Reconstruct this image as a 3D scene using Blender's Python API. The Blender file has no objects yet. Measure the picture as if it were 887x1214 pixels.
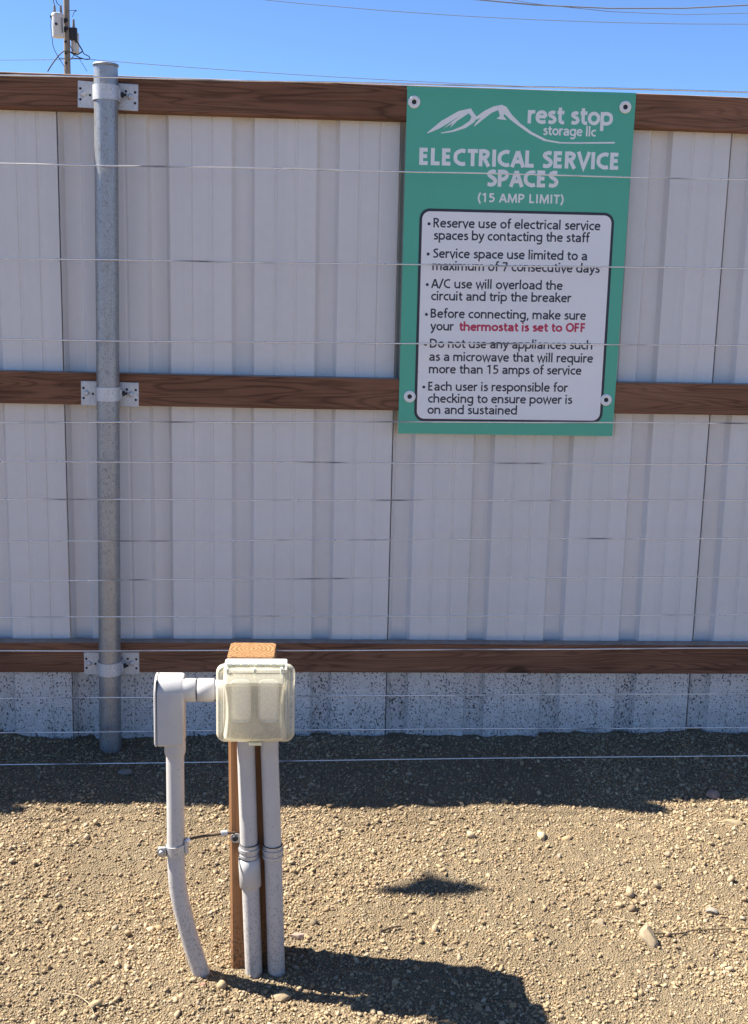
import bpy, bmesh, math, random
import numpy as np
from mathutils import Vector, Matrix

random.seed(7)
RNG = np.random.default_rng(11)
scn = bpy.context.scene
COL = scn.collection
R = math.radians

# ------------------------------------------------------------------ camera
cam_d = bpy.data.cameras.new('camera')
cam = bpy.data.objects.new('camera', cam_d)
COL.objects.link(cam)
cam_d.sensor_fit = 'HORIZONTAL'
cam_d.sensor_width = 36.0
cam_d.lens = 1350.0 / 887.0 * 36.0
cam_d.clip_start = 0.05
cam_d.clip_end = 6000.0
_p, _r, _y = R(10.634), R(1.3197), R(3.9219)
_cp, _sp, _cr, _sr, _cy, _sy = (math.cos(_p), math.sin(_p), math.cos(_r), math.sin(_r), math.cos(_y), math.sin(_y))
_B = Matrix(((1, 0, 0), (0, 0, -1), (0, 1, 0)))
_Ry = Matrix(((_cy, -_sy, 0), (_sy, _cy, 0), (0, 0, 1)))
_P = Matrix(((1, 0, 0), (0, _cp, -_sp), (0, _sp, _cp)))
_Rr = Matrix(((_cr, -_sr, 0), (_sr, _cr, 0), (0, 0, 1)))
_M = _Rr @ _P @ _B @ _Ry                       # world to (right, down, forward)
_rot = Matrix((_M[0], -_M[1], -_M[2])).transposed()
cam.matrix_world = Matrix.Translation((0.0, -3.2034, 1.2726)) @ _rot.to_4x4()
scn.camera = cam

# ------------------------------------------------------------------ sky, sun, exposure
SUN = Vector((-0.775, 0.238, 1.0)).normalized()      # towards the sun
world = bpy.data.worlds.new('World')
scn.world = world
world.use_nodes = True
wnt = world.node_tree
bg = wnt.nodes['Background']
sky = wnt.nodes.new('ShaderNodeTexSky')
sky.sky_type = 'NISHITA'
sky.sun_disc = False
sky.sun_elevation = math.asin(SUN.z)
sky.sun_rotation = math.atan2(SUN.x, SUN.y)
sky.altitude = 4000.0
sky.air_density = 1.0
sky.dust_density = 0.0
sky.ozone_density = 8.0
wnt.links.new(sky.outputs[0], bg.inputs[0])
bg.inputs[1].default_value = 0.075

sun_d = bpy.data.lights.new('sun', 'SUN')
sun_d.energy = 5.0
sun_d.angle = R(0.53)
sun_d.color = (1.0, 0.95, 0.86)
sun = bpy.data.objects.new('sun', sun_d)
COL.objects.link(sun)
sun.rotation_euler = SUN.to_track_quat('Z', 'Y').to_euler()
sun.location = (-6, 2, 8)

scn.view_settings.view_transform = 'Standard'
scn.view_settings.look = 'None'
scn.view_settings.gamma = 1.0
scn.view_settings.exposure = 1.62
scn.view_settings.use_curve_mapping = False
scn.render.engine = 'CYCLES'
scn.cycles.max_bounces = 8
scn.cycles.transparent_max_bounces = 12
scn.cycles.caustics_reflective = False
scn.cycles.caustics_refractive = False

# ------------------------------------------------------------------ helpers
def link(o, parent=None):
    COL.objects.link(o)
    if parent is not None:
        o.parent = parent
    return o

def tag(o, label=None, cat=None, group=None, kind=None):
    if label: o['label'] = label
    if cat: o['category'] = cat
    if group: o['group'] = group
    if kind: o['kind'] = kind
    return o

def empty(name, loc, label, cat, group=None):
    o = bpy.data.objects.new(name, None)
    o.empty_display_size = 0.1
    COL.objects.link(o)
    o.location = loc
    return tag(o, label, cat, group)

def copy_tree(o, parent=None):
    c = o.copy(); COL.objects.link(c); c.parent = parent
    for ch in o.children:
        copy_tree(ch, c)
    return c

class MB:
    """collects shapes, given in world coordinates, into one mesh object"""
    def __init__(s): s.v = []; s.f = []; s.sm = []
    def add(s, v, f, smooth=False):
        b = len(s.v)
        s.v += [tuple(p) for p in v]
        s.f += [tuple(i + b for i in q) for q in f]
        s.sm += [smooth] * len(f)
        return s
    def bm(s, bm_, smooth=False):
        bm_.verts.index_update()
        s.add([v.co[:] for v in bm_.verts], [[v.index for v in f.verts] for f in bm_.faces], smooth)
        bm_.free(); return s
    def box(s, lo, hi, bev=0.0, seg=2, mat=None, cuts=None):
        b = bmesh.new()
        bmesh.ops.create_cube(b, size=1.0)
        lo = Vector(lo); hi = Vector(hi)
        for v in b.verts:
            v.co = Vector([lo[i] + (v.co[i] + 0.5) * (hi[i] - lo[i]) for i in range(3)])
        if bev > 0:
            bmesh.ops.bevel(b, geom=list(b.edges), offset=bev, segments=seg, profile=0.5, affect='EDGES')
        if mat is not None:
            bmesh.ops.transform(b, matrix=mat, verts=b.verts)
        return s.bm(b, False)
    def tube(s, pts, r, n=12, caps=True, smooth=True):
        pts = [Vector(p) for p in pts]
        rs = r if isinstance(r, (list, tuple)) else [r] * len(pts)
        rings = []; up = None
        for i, p in enumerate(pts):
            t = (pts[min(i + 1, len(pts) - 1)] - pts[max(i - 1, 0)]).normalized()
            if up is None:
                up = Vector((0, 0, 1)) if abs(t.z) < 0.9 else Vector((0, 1, 0))
            a = (up - t * up.dot(t)).normalized(); up = a
            b = t.cross(a)
            rings.append([p + (a * math.cos(2 * math.pi * k / n) + b * math.sin(2 * math.pi * k / n)) * rs[i] for k in range(n)])
        v = [q for ring in rings for q in ring]; f = []
        for i in range(len(pts) - 1):
            for k in range(n):
                f.append((i * n + k, i * n + (k + 1) % n, (i + 1) * n + (k + 1) % n, (i + 1) * n + k))
        s.add(v, f, smooth)
        if caps:
            s.add(rings[0], [tuple(range(n))[::-1]]); s.add(rings[-1], [tuple(range(n))])
        return s
    def prism(s, poly, d0, d1):
        """polygon in X-Z, extruded along Y from d0 to d1"""
        n = len(poly)
        v = [(x, d0, z) for x, z in poly] + [(x, d1, z) for x, z in poly]
        f = [tuple(range(n)), tuple(range(2 * n - 1, n - 1, -1))]
        f += [(i, i + n, (i + 1) % n + n, (i + 1) % n) for i in range(n)]
        return s.add(v, f)
    def build(s, name, mat, parent=None, origin=None, fix=True):
        me = bpy.data.meshes.new(name)
        o0 = Vector(origin) if origin is not None else Vector((0, 0, 0))
        if origin is None and parent is not None:
            o0 = world_loc(parent)
        me.from_pydata([tuple(Vector(p) - o0) for p in s.v], [], s.f)
        me.polygons.foreach_set('use_smooth', s.sm)
        me.materials.append(mat)
        if fix:
            b = bmesh.new(); b.from_mesh(me)
            bmesh.ops.recalc_face_normals(b, faces=b.faces)
            b.to_mesh(me); b.free()
        o = link(bpy.data.objects.new(name, me), parent)
        o.location = o0 - (world_loc(parent) if parent is not None else Vector((0, 0, 0)))
        return o

def world_loc(o):
    p = Vector((0, 0, 0))
    while o is not None:
        p += o.location; o = o.parent
    return p

# -- node materials
class Mat:
    def __init__(s, name, base=(.5, .5, .5), rough=.5, metal=0.0, spec=0.5):
        s.m = bpy.data.materials.new(name); s.m.use_nodes = True
        s.nt = s.m.node_tree; s.N = s.nt.nodes; s.L = s.nt.links
        s.b = s.N['Principled BSDF']
        s.b.inputs['Base Color'].default_value = (*base, 1)
        s.b.inputs['Roughness'].default_value = rough
        s.b.inputs['Metallic'].default_value = metal
        s.b.inputs['Specular IOR Level'].default_value = spec
        s.tc = None
    def coord(s, scale=(1, 1, 1), rnd=0.0):
        if s.tc is None: s.tc = s.N.new('ShaderNodeTexCoord')
        mp = s.N.new('ShaderNodeMapping'); mp.inputs['Scale'].default_value = scale
        src = s.tc.outputs['Object']
        if rnd:
            oi = s.N.new('ShaderNodeObjectInfo')
            mu = s.N.new('ShaderNodeMath'); mu.operation = 'MULTIPLY'; mu.inputs[1].default_value = rnd
            s.L.new(oi.outputs['Random'], mu.inputs[0])
            va = s.N.new('ShaderNodeVectorMath'); va.operation = 'ADD'
            s.L.new(src, va.inputs[0]); s.L.new(mu.outputs[0], va.inputs[1])
            src = va.outputs[0]
        s.L.new(src, mp.inputs['Vector'])
        return mp.outputs[0]
    def noise(s, vec, scale, detail=3, rough=.5, dist=0.0):
        n = s.N.new('ShaderNodeTexNoise')
        n.inputs['Scale'].default_value = scale; n.inputs['Detail'].default_value = detail
        n.inputs['Roughness'].default_value = rough; n.inputs['Distortion'].default_value = dist
        s.L.new(vec, n.inputs['Vector']); return n.outputs['Fac']
    def vor(s, vec, scale, out='Distance', feature='F1'):
        n = s.N.new('ShaderNodeTexVoronoi'); n.feature = feature
        n.inputs['Scale'].default_value = scale
        s.L.new(vec, n.inputs['Vector']); return n.outputs[out]
    def ramp(s, fac, stops):
        n = s.N.new('ShaderNodeValToRGB'); e = n.color_ramp.elements
        while len(e) < len(stops): e.new(0.5)
        for k, (p, c) in enumerate(stops):
            e[k].position = p; e[k].color = (*c, 1) if len(c) == 3 else c
        s.L.new(fac, n.inputs[0]); return n.outputs[0]
    def rr(s, fac, a, b, c=0.0, d=1.0):
        n = s.N.new('ShaderNodeMapRange'); n.clamp = True
        for k, q in enumerate((a, b, c, d)): n.inputs[k + 1].default_value = q
        s.L.new(fac, n.inputs[0]); return n.outputs[0]
    def math(s, op, a, b=None):
        n = s.N.new('ShaderNodeMath'); n.operation = op
        for k, q in enumerate((a, b)):
            if q is None: continue
            if isinstance(q, (int, float)): n.inputs[k].default_value = q
            else: s.L.new(q, n.inputs[k])
        return n.outputs[0]
    def mix(s, fac, a, b, mode='MIX'):
        n = s.N.new('ShaderNodeMix'); n.data_type = 'RGBA'; n.blend_type = mode
        for i, q in ((0, fac), (6, a), (7, b)):
            if isinstance(q, (int, float)): n.inputs[i].default_value = q
            elif isinstance(q, tuple): n.inputs[i].default_value = (*q, 1)
            else: s.L.new(q, n.inputs[i])
        return n.outputs[2]
    def z(s):
        if s.tc is None: s.tc = s.N.new('ShaderNodeTexCoord')
        n = s.N.new('ShaderNodeSeparateXYZ'); s.L.new(s.tc.outputs['Object'], n.inputs[0]); return n.outputs
    def col(s, c): s.L.new(c, s.b.inputs['Base Color']); return s
    def rough(s, c): s.L.new(c, s.b.inputs['Roughness']); return s
    def bump(s, h, strength=.3, dist=.002):
        n = s.N.new('ShaderNodeBump'); n.inputs['Strength'].default_value = strength
        n.inputs['Distance'].default_value = dist
        s.L.new(h, n.inputs['Height']); s.L.new(n.outputs[0], s.b.inputs['Normal']); return s

def m_plain(name, base, rough=.5, metal=0.0, spec=.5):
    return Mat(name, base, rough, metal, spec).m

def m_sheet():
    m = Mat('white painted steel', rough=.42)
    v = m.coord(rnd=9.0)
    streak = m.noise(m.coord((30, 30, .6), 5.0), 1.0, 4, .6)
    c = m.mix(m.rr(streak, .35, .7), (.740, .705, .675), (.700, .672, .648))
    haze = m.noise(v, 2.2, 3, .6)
    c = m.mix(m.rr(haze, .45, .75, 0, .35), c, (.64, .60, .54))
    z = m.z()[2]
    n1 = m.noise(m.coord((1, 1, .8)), 165, 2, .55, .15)
    n2 = m.noise(v, 300, 2, .5)
    clump = m.rr(m.noise(v, 11, 3, .6), .25, .75, .045, -.035)
    edge = m.rr(z, .17, .215, 0, .02)
    s1 = m.math('GREATER_THAN', n1, m.math('ADD', m.math('ADD', clump, edge), .600))
    s2 = m.math('GREATER_THAN', n2, m.math('ADD', clump, .635))
    spot = m.math('MULTIPLY', m.math('MAXIMUM', s1, s2), m.rr(z, .24, .215))
    few = m.math('GREATER_THAN', m.noise(v, 105, 1, .5), .835)
    spot = m.math('MAXIMUM', spot, few)
    dust = m.math('MULTIPLY', m.rr(z, .20, .0, .06, .50), m.rr(m.noise(v, 30, 4, .7), .3, .7))
    c = m.mix(dust, c, (.25, .20, .15))
    c = m.mix(m.math('MULTIPLY', spot, .92), c, (.055, .045, .04))
    m.col(c)
    m.rough(m.rr(spot, 0, 1, .42, .9))
    m.bump(m.noise(m.coord((14, 14, 3), 3.0), 1.0, 2, .5), .25, .002)
    return m.m

def m_wood(name, a, b, dark, scale_x=.62, spec=.25):
    m = Mat(name, rough=.75, spec=spec)
    v = m.coord((scale_x, 11.0, 11.0), 23.0)
    big = m.noise(v, 1.5, 2, .45, .25)
    kn = m.vor(m.coord((1.6, 0, 3.0), 31.0), 1.3)
    big = m.math('ADD', big, m.rr(kn, .0, .42, .16, 0))
    rings = m.math('FRACT', m.math('MULTIPLY', big, 20.0))
    line = m.rr(m.math('ABSOLUTE', m.math('SUBTRACT', rings, .5)), .24, .5)
    fib = m.noise(m.coord((3.2, 130, 130), 7.0), 1.0, 5, .7)
    fib2 = m.noise(m.coord((16, 420, 420), 3.0), 1.0, 2, .6)
    blot = m.noise(m.coord((2.2, 7, 7), 13.0), 1.0, 3, .6)
    c = m.mix(m.rr(blot, .3, .7), a, b)
    c = m.mix(m.math('MULTIPLY', line, m.rr(blot, .3, .7, .35, .8)), c, dark)
    c = m.mix(m.rr(fib, .47, .68, 0, .6), c, dark)
    # knots
    c = m.mix(m.rr(kn, .085, .05, 0, .7), c, tuple(q * .45 for q in dark))
    geo = m.N.new('ShaderNodeNewGeometry'); sn = m.N.new('ShaderNodeSeparateXYZ'); m.L.new(geo.outputs['True Normal'], sn.inputs[0])
    dust = m.math('MULTIPLY', m.rr(sn.outputs[2], .5, .9), m.rr(m.noise(m.coord(), 35, 3, .6), .3, .6, .5, .9))
    c = m.mix(dust, c, (.36, .31, .26))
    m.col(c)
    h = m.math('ADD', m.math('MULTIPLY', fib, .7), m.math('MULTIPLY', line, -.5))
    m.bump(m.math('ADD', h, m.math('MULTIPLY', fib2, .35)), .55, .0022)
    return m.m

def m_post_wood():
    m = Mat('cedar post wood', rough=.8, spec=.2)
    v = m.coord((26, 26, .9), 3.0)
    g = m.noise(v, 1.6, 4, .6, .3)
    c = m.ramp(g, [(.25, (.17, .078, .032)), (.5, (.29, .145, .066)), (.75, (.38, .21, .105))])
    fib = m.noise(m.coord((170, 170, 4)), 1.0, 3, .6)
    c = m.mix(m.rr(fib, .5, .75, 0, .5), c, (.13, .05, .02))
    low = m.math('MULTIPLY', m.rr(m.z()[2], .16, .02), m.math('GREATER_THAN', m.noise(m.coord(), 160, 2, .5), .52))
    c = m.mix(m.math('MULTIPLY', low, .75), c, (.09, .055, .03))
    m.col(c); m.bump(fib, .4, .0015)
    return m.m

def m_end_grain():
    m = Mat('sawn end grain', rough=.85, spec=.15)
    sx = m.z()
    cx = m.math('ADD', sx[0], .006); cy = m.math('ADD', sx[1], -.052)
    r = m.math('SQRT', m.math('ADD', m.math('MULTIPLY', cx, cx), m.math('MULTIPLY', cy, cy)))
    r = m.math('ADD', r, m.math('MULTIPLY', m.noise(m.coord(), 45, 3, .6), .012))
    w = m.math('FRACT', m.math('MULTIPLY', r, 125.0))
    c = m.mix(m.rr(w, .45, .95), (.33, .190, .088), (.15, .070, .027))
    c = m.mix(m.rr(m.noise(m.coord(), 330, 2, .6), .52, .66), c, (.16, .07, .025))
    m.col(c); m.bump(m.noise(m.coord(), 420, 2, .6), .8, .002)
    return m.m

def m_galv(name, dirt=.5, tone=.5, metal=.75, rough=.48, low_dirt=True):
    m = Mat(name, rough=rough, metal=metal)
    sp = m.vor(m.coord((1, 1, .6)), 95, 'Color')
    g = m.noise(m.coord((1, 1, .5)), 210, 3, .7)
    big = m.noise(m.coord((1, 1, .35)), 9, 4, .6)
    c = m.mix(m.rr(g, .3, .7), (tone * .72, tone * .74, tone * .78), (tone * 1.15, tone * 1.15, tone * 1.14))
    bw = m.N.new('ShaderNodeRGBToBW'); m.L.new(sp, bw.inputs[0])
    c = m.mix(m.rr(bw.outputs[0], .2, .8, 0, .22), c, (tone * .6, tone * .62, tone * .66))
    c = m.mix(m.math('MULTIPLY', m.rr(g, .54, .60), m.rr(big, .35, .6, .3 * dirt, .85 * dirt)), c, (.10, .09, .08))
    fine = m.noise(m.coord((1, 1, .6)), 430, 2, .7)
    c = m.mix(m.rr(fine, .42, .62, 0, .35), c, (tone * .45, tone * .44, tone * .43))
    m.col(c)
    m.rough(m.rr(g, .3, .7, rough - .1, rough + .2))
    m.bump(g, .15, .001)
    return m.m

def m_pvc(name='grey pvc', base=(.56, .565, .58), z0=0.0, z1=.42, amount=.36):
    m = Mat(name, rough=.5)
    v = m.coord()
    n = m.noise(m.coord((1, 1, .6)), 260, 2, .6, .3)
    wz = m.N.new('ShaderNodeNewGeometry')
    sx = m.N.new('ShaderNodeSeparateXYZ'); m.L.new(wz.outputs['Position'], sx.inputs[0])
    th = m.rr(sx.outputs[2], z0, z1, .545, .70)
    sp = m.math('GREATER_THAN', n, th)
    dust = m.rr(sx.outputs[2], .22, -.02, 0, .35)
    c = m.mix(m.rr(m.noise(v, 12, 3, .6), .3, .7), base, tuple(q * .90 for q in base))
    c = m.mix(dust, c, (.36, .31, .25))
    c = m.mix(m.math('MULTIPLY', sp, amount), c, (.10, .08, .065))
    scr = m.math('GREATER_THAN', m.noise(m.coord((90, 90, 9)), 1.0, 2, .5, .4), .72)
    c = m.mix(m.math('MULTIPLY', scr, .3), c, (.25, .22, .2))
    m.col(c); m.bump(m.noise(v, 300, 2, .5), .06, .001)
    return m.m

def m_cover():
    m = Mat('yellowed clear plastic', base=(.88, .84, .70), rough=.25)
    tr = m.N.new('ShaderNodeBsdfTransparent'); tr.inputs[0].default_value = (.99, .98, .95, 1)
    tl = m.N.new('ShaderNodeBsdfTranslucent'); tl.inputs[0].default_value = (.90, .86, .71, 1)
    m1 = m.N.new('ShaderNodeMixShader'); m2 = m.N.new('ShaderNodeMixShader')
    n = m.noise(m.coord(), 260, 3, .7)
    z = m.z()[2]
    haze = m.math('ADD', m.rr(n, .35, .75, .15, .26), m.rr(z, .05, .0, 0, .16))
    lw = m.N.new('ShaderNodeLayerWeight'); lw.inputs[0].default_value = .35
    haze = m.math('ADD', haze, m.math('MULTIPLY', lw.outputs['Facing'], .85))
    m1.inputs[0].default_value = .5
    m.L.new(m.b.outputs[0], m1.inputs[1]); m.L.new(tl.outputs[0], m1.inputs[2])
    m.L.new(haze, m2.inputs[0])
    m.L.new(tr.outputs[0], m2.inputs[1]); m.L.new(m1.outputs[0], m2.inputs[2])
    out = [q for q in m.N if q.type == 'OUTPUT_MATERIAL'][0]
    m.L.new(m2.outputs[0], out.inputs[0])
    dirt = m.math('MULTIPLY', m.math('GREATER_THAN', m.noise(m.coord(), 330, 2, .6), .60), m.rr(z, .05, .01))
    m.col(m.mix(m.math('MULTIPLY', dirt, .6), (.88, .84, .70), (.45, .38, .27)))
    return m.m

def m_ground():
    m = Mat('sandy gravel ground', rough=.95, spec=.15)
    v = m.coord()
    a = m.noise(v, 3.0, 5, .6); b = m.noise(v, 160, 4, .7)
    c = m.ramp(a, [(.3, (.208, .152, .088)), (.5, (.242, .181, .109)), (.72, (.270, .208, .131))])
    c = m.mix(m.rr(b, .35, .7, 0, .6), c, (.315, .245, .158))
    c = m.mix(m.rr(m.noise(v, 420, 2, .6), .56, .70, 0, .75), c, (.075, .056, .036))
    m.col(c)
    m.bump(m.math('ADD', m.math('MULTIPLY', b, 1.3), m.vor(v, 260)), 1.0, .007)
    return m.m

def m_gravel():
    m = Mat('gravel stones', rough=.88, spec=.2)
    at = m.N.new('ShaderNodeAttribute'); at.attribute_name = 'tint'
    n = m.noise(m.coord(), 480, 3, .7)
    c = m.mix(m.rr(n, .35, .7, 0, .45), at.outputs['Color'], (.13, .10, .065), 'MIX')
    m.col(c); m.bump(n, .5, .0012)
    return m.m

def m_rock(name, base):
    m = Mat(name, rough=.88, spec=.2)
    v = m.coord()
    n = m.noise(v, 120, 4, .7); n2 = m.noise(v, 28, 3, .6)
    c = m.mix(m.rr(n2, .3, .7), base, tuple(q * .78 for q in base))
    c = m.mix(m.rr(n, .52, .75, 0, .5), c, tuple(q * .5 for q in base))
    m.col(c); m.bump(n, .5, .002)
    return m.m

def m_paint(name, base, rough=.4, var=.06):
    m = Mat(name, rough=rough)
    n = m.noise(m.coord(), 6, 4, .6)
    c = m.mix(m.rr(n, .3, .7), base, tuple(q * (1 - var) for q in base))
    f = m.math('GREATER_THAN', m.noise(m.coord(), 120, 2, .5), .765)
    m.col(m.mix(m.math('MULTIPLY', f, .35), c, (.16, .14, .12)))
    m.bump(m.noise(m.coord(), 25, 2, .5), .04, .001)
    return m.m

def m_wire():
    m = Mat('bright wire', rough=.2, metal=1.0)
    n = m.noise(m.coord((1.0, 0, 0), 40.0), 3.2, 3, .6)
    m.col(m.mix(m.rr(n, .52, .64), (.92, .89, .84), (.26, .26, .27)))  # dark bands in the colour stand in for dark reflections along the wire
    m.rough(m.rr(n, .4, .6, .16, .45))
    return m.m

MT = dict(
    sheet=m_sheet(),
    rail=m_wood('brown stained lumber', (.280, .134, .076), (.175, .078, .042), (.060, .026, .014)),
    postwood=m_post_wood(), endgrain=m_end_grain(),
    galv=m_galv('galvanised pipe', .6, .45, .80, .45),
    plate=m_galv('galvanised plate', .4, .74, .45, .5),
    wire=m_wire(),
    dark=m_plain('dark steel', (.035, .035, .04), .5, .6),
    bolt=m_plain('zinc bolt', (.42, .42, .43), .42, .85),
    black=m_plain('black rubber', (.012, .012, .013), .6),
    pvc=m_pvc(base=(.51, .485, .46)), pvcclean=m_pvc('clean grey pvc', (.50, .48, .46), -.2, .30, .35),
    boxw=m_pvc('white box plastic', (.74, .73, .72), -.2, .1, .3),
    cover=m_cover(),
    clear=m_plain('hinge plastic', (.74, .72, .55), .3),
    recept=m_plain('receptacle plastic', (.92, .88, .82), .5),
    recdark=m_plain('receptacle gap', (.47, .44, .39), .7),
    conn=m_galv('zinc strap', .6, .60, .55, .45),
    copper=m_plain('weathered copper wire', (.10, .065, .045), .55, .5),
    green=m_paint('green sign face', (.088, .45, .30), .38, .05),
    white=m_paint('white sign panel', (.90, .865, .845), .38, .04),
    lettw=m_plain('pale sign vinyl', (.86, .85, .82), .4),
    ink=m_plain('dark navy ink', (.022, .022, .036), .4),
    red=m_plain('red ink', (.55, .03, .085), .4),
    washer=m_paint('white plastic washer', (.86, .85, .81), .4, .05),
    ground=m_ground(), gravel=m_gravel(),
    polewood=m_rock('weathered pole wood', (.27, .235, .205)),
    tank=m_paint('grey tank paint', (.52, .53, .54), .45, .08),
    porcelain=m_plain('brown porcelain', (.20, .17, .15), .35),
    cable=m_plain('black cable', (.02, .02, .022), .6),
    line=m_plain('grey power line', (.20, .22, .26), .6, .2),
    birdbody=m_rock('dark feathers', (.06, .05, .045)),
    twig=m_rock('dry twig', (.10, .075, .05)),
    straw=m_rock('dry straw', (.42, .34, .22)),
)

# ------------------------------------------------------------------ ground
_lat = {}
def vnoise(x, y, cell, seed):
    """smooth lattice noise in -1..1"""
    if seed not in _lat:
        _lat[seed] = np.random.default_rng(seed).uniform(-1, 1, (256, 256))
    g = _lat[seed]
    x = np.asarray(x, float) / cell; y = np.asarray(y, float) / cell
    xi = np.floor(x).astype(int); yi = np.floor(y).astype(int)
    fx = x - xi; fy = y - yi
    fx = fx * fx * (3 - 2 * fx); fy = fy * fy * (3 - 2 * fy)
    a = g[xi % 256, yi % 256]; b = g[(xi + 1) % 256, yi % 256]
    c = g[xi % 256, (yi + 1) % 256]; d = g[(xi + 1) % 256, (yi + 1) % 256]
    return (a * (1 - fx) + b * fx) * (1 - fy) + (c * (1 - fx) + d * fx) * fy

def gz(x, y):
    x = np.asarray(x, float); y = np.asarray(y, float)
    near = np.exp(-np.maximum(0, np.hypot(x - .2, y + .9) - 2.2) / 1.5)
    h = .010 * vnoise(x, y, .55, 1) + .005 * vnoise(x, y, .17, 2) + .0030 * vnoise(x, y, .06, 3) + .0022 * vnoise(x, y, .024, 4) + .0026 * vnoise(x, y, .012, 5)
    h = h * near
    h = h - .012 * np.exp(-((x + .07) ** 2 + (y + 1.19) ** 2) / .06)
    h = h + .006 * np.exp(-((y + .03) ** 2) / .004) * near
    h = h - .012 * np.exp(-((x + .60) ** 2) / .10 - ((y + .08) ** 2) / .03)
    for bx, by in ((-.172, -1.186), (-.074, -1.186), (-.031, -1.186)):
        h = h + .007 * np.exp(-((x - bx) ** 2 + (y - by) ** 2) / .0014)
    return h - .008

def grid_axis(lo, hi, step, far):
    a = list(np.arange(lo, hi + 1e-6, step))
    d = step; p = hi
    while p < far:
        d *= 1.35; p += d; a.append(p)
    d = step; p = lo
    while p > -far:
        d *= 1.35; p -= d; a.insert(0, p)
    return np.array(a)

def build_ground():
    xs = grid_axis(-1.4, 1.9, .0046, 2500); ys = grid_axis(-1.9, .10, .0046, 2500)
    X, Y = np.meshgrid(xs, ys)
    Z = gz(X, Y)
    nx, ny = len(xs), len(ys)
    co = np.stack([X.ravel(), Y.ravel(), Z.ravel()], 1)
    i = np.arange(nx - 1); j = np.arange(ny - 1)
    I, J = np.meshgrid(i, j); b = (J * nx + I).ravel()
    f = np.stack([b, b + 1, b + nx + 1, b + nx], 1)
    me = bpy.data.meshes.new('ground')
    me.vertices.add(len(co)); me.vertices.foreach_set('co', co.ravel())
    me.loops.add(f.size); me.loops.foreach_set('vertex_index', f.ravel().astype(np.int32))
    me.polygons.add(len(f)); me.polygons.foreach_set('loop_start', np.arange(0, f.size, 4, dtype=np.int32))
    me.update(); me.validate()
    me.polygons.foreach_set('use_smooth', np.ones(len(f), bool))
    me.materials.append(MT['ground'])
    o = link(bpy.data.objects.new('ground', me)); o['kind'] = 'structure'
build_ground()

def build_gravel():
    b = bmesh.new(); bmesh.ops.create_icosphere(b, subdivisions=1, radius=1.0)
    b.verts.index_update()
    bv = np.array([v.co[:] for v in b.verts]); bf = np.array([[v.index for v in f.verts] for f in b.faces]); b.free()
    xs, ys, rs = [], [], []
    def scatter(n, x0, x1, y0, y1, rlo, rhi, pw):
        xs.append(RNG.uniform(x0, x1, n)); ys.append(RNG.uniform(y0, y1, n))
        rs.append(rlo + (rhi - rlo) * RNG.random(n) ** pw)
    scatter(150000, -1.0, 1.55, -1.62, .06, .0012, .0037, 1.7)
    scatter(3000, -1.0, 1.55, -1.62, .06, .0032, .0062, 1.6)
    scatter(190, -1.0, 1.55, -1.62, .06, .0055, .0125, 2.2)
    scatter(24000, -1.5, 2.0, -2.2, .06, .0028, .0065, 2.0)
    x = np.concatenate(xs); y = np.concatenate(ys); r = np.concatenate(rs)
    # bare, compacted patches hold fewer loose stones
    dens = .5 + .6 * vnoise(x, y, .33, 21) + .35 * vnoise(x, y, .09, 22)
    keep = (RNG.random(len(x)) < np.clip(.72 + .85 * (dens - .5), .28, 1)) | (r > .007)
    keep &= ~((np.abs(y) < .012))
    x, y, r = x[keep], y[keep], r[keep]
    n = len(x)
    sc = np.stack([RNG.uniform(.85, 1.6, n), RNG.uniform(.6, 1.15, n), RNG.uniform(.45, 1.0, n)], 1) * r[:, None]
    V = bv[None] * (1 + RNG.uniform(-.38, .34, (n, len(bv), 1))) * sc[:, None]
    ang = RNG.uniform(0, 2 * np.pi, n); til = RNG.normal(0, .5, n)
    ct, st = np.cos(til)[:, None], np.sin(til)[:, None]
    vx = V[..., 0] * ct - V[..., 2] * st; vz = V[..., 0] * st + V[..., 2] * ct
    ca, sa = np.cos(ang)[:, None], np.sin(ang)[:, None]
    px = vx * ca - V[..., 1] * sa + x[:, None]; py = vx * sa + V[..., 1] * ca + y[:, None]
    pz = vz + (gz(x, y) + sc[:, 2] * RNG.uniform(-.15, .75, n))[:, None]
    co = np.stack([px, py, pz], 2).reshape(-1, 3)
    f = (bf[None] + (np.arange(n) * len(bv))[:, None, None]).reshape(-1, 3)
    me = bpy.data.meshes.new('gravel')
    me.vertices.add(len(co)); me.vertices.foreach_set('co', co.ravel())
    me.loops.add(f.size); me.loops.foreach_set('vertex_index', f.ravel().astype(np.int32))
    me.polygons.add(len(f)); me.polygons.foreach_set('loop_start', np.arange(0, f.size, 3, dtype=np.int32))
    me.update()
    pal = np.array([(.40, .315, .205), (.345, .262, .165), (.46, .375, .26), (.30, .225, .145), (.40, .335, .25),
                    (.255, .205, .145), (.44, .32, .220), (.50, .42, .30), (.20, .155, .11), (.38, .335, .27)])
    pr = np.array([.24, .20, .14, .13, .11, .05, .05, .03, .03, .02])
    c = pal[RNG.choice(len(pal), n, p=pr)] * RNG.uniform(.85, 1.3, (n, 1)) * np.array([.93, .865, .765]) * (1 + .13 * vnoise(x, y, .28, 31) + .08 * vnoise(x, y, .09, 32))[:, None]
    ca4 = np.ones((n, len(bv), 4), np.float32); ca4[..., :3] = c[:, None]
    at = me.color_attributes.new('tint', 'FLOAT_COLOR', 'POINT')
    at.data.foreach_set('color', ca4.ravel())
    me.materials.append(MT['gravel'])
    o = link(bpy.data.objects.new('gravel', me))
    tag(o, 'loose tan gravel lying over the sandy ground', 'gravel', kind='stuff')
build_gravel()

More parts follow.
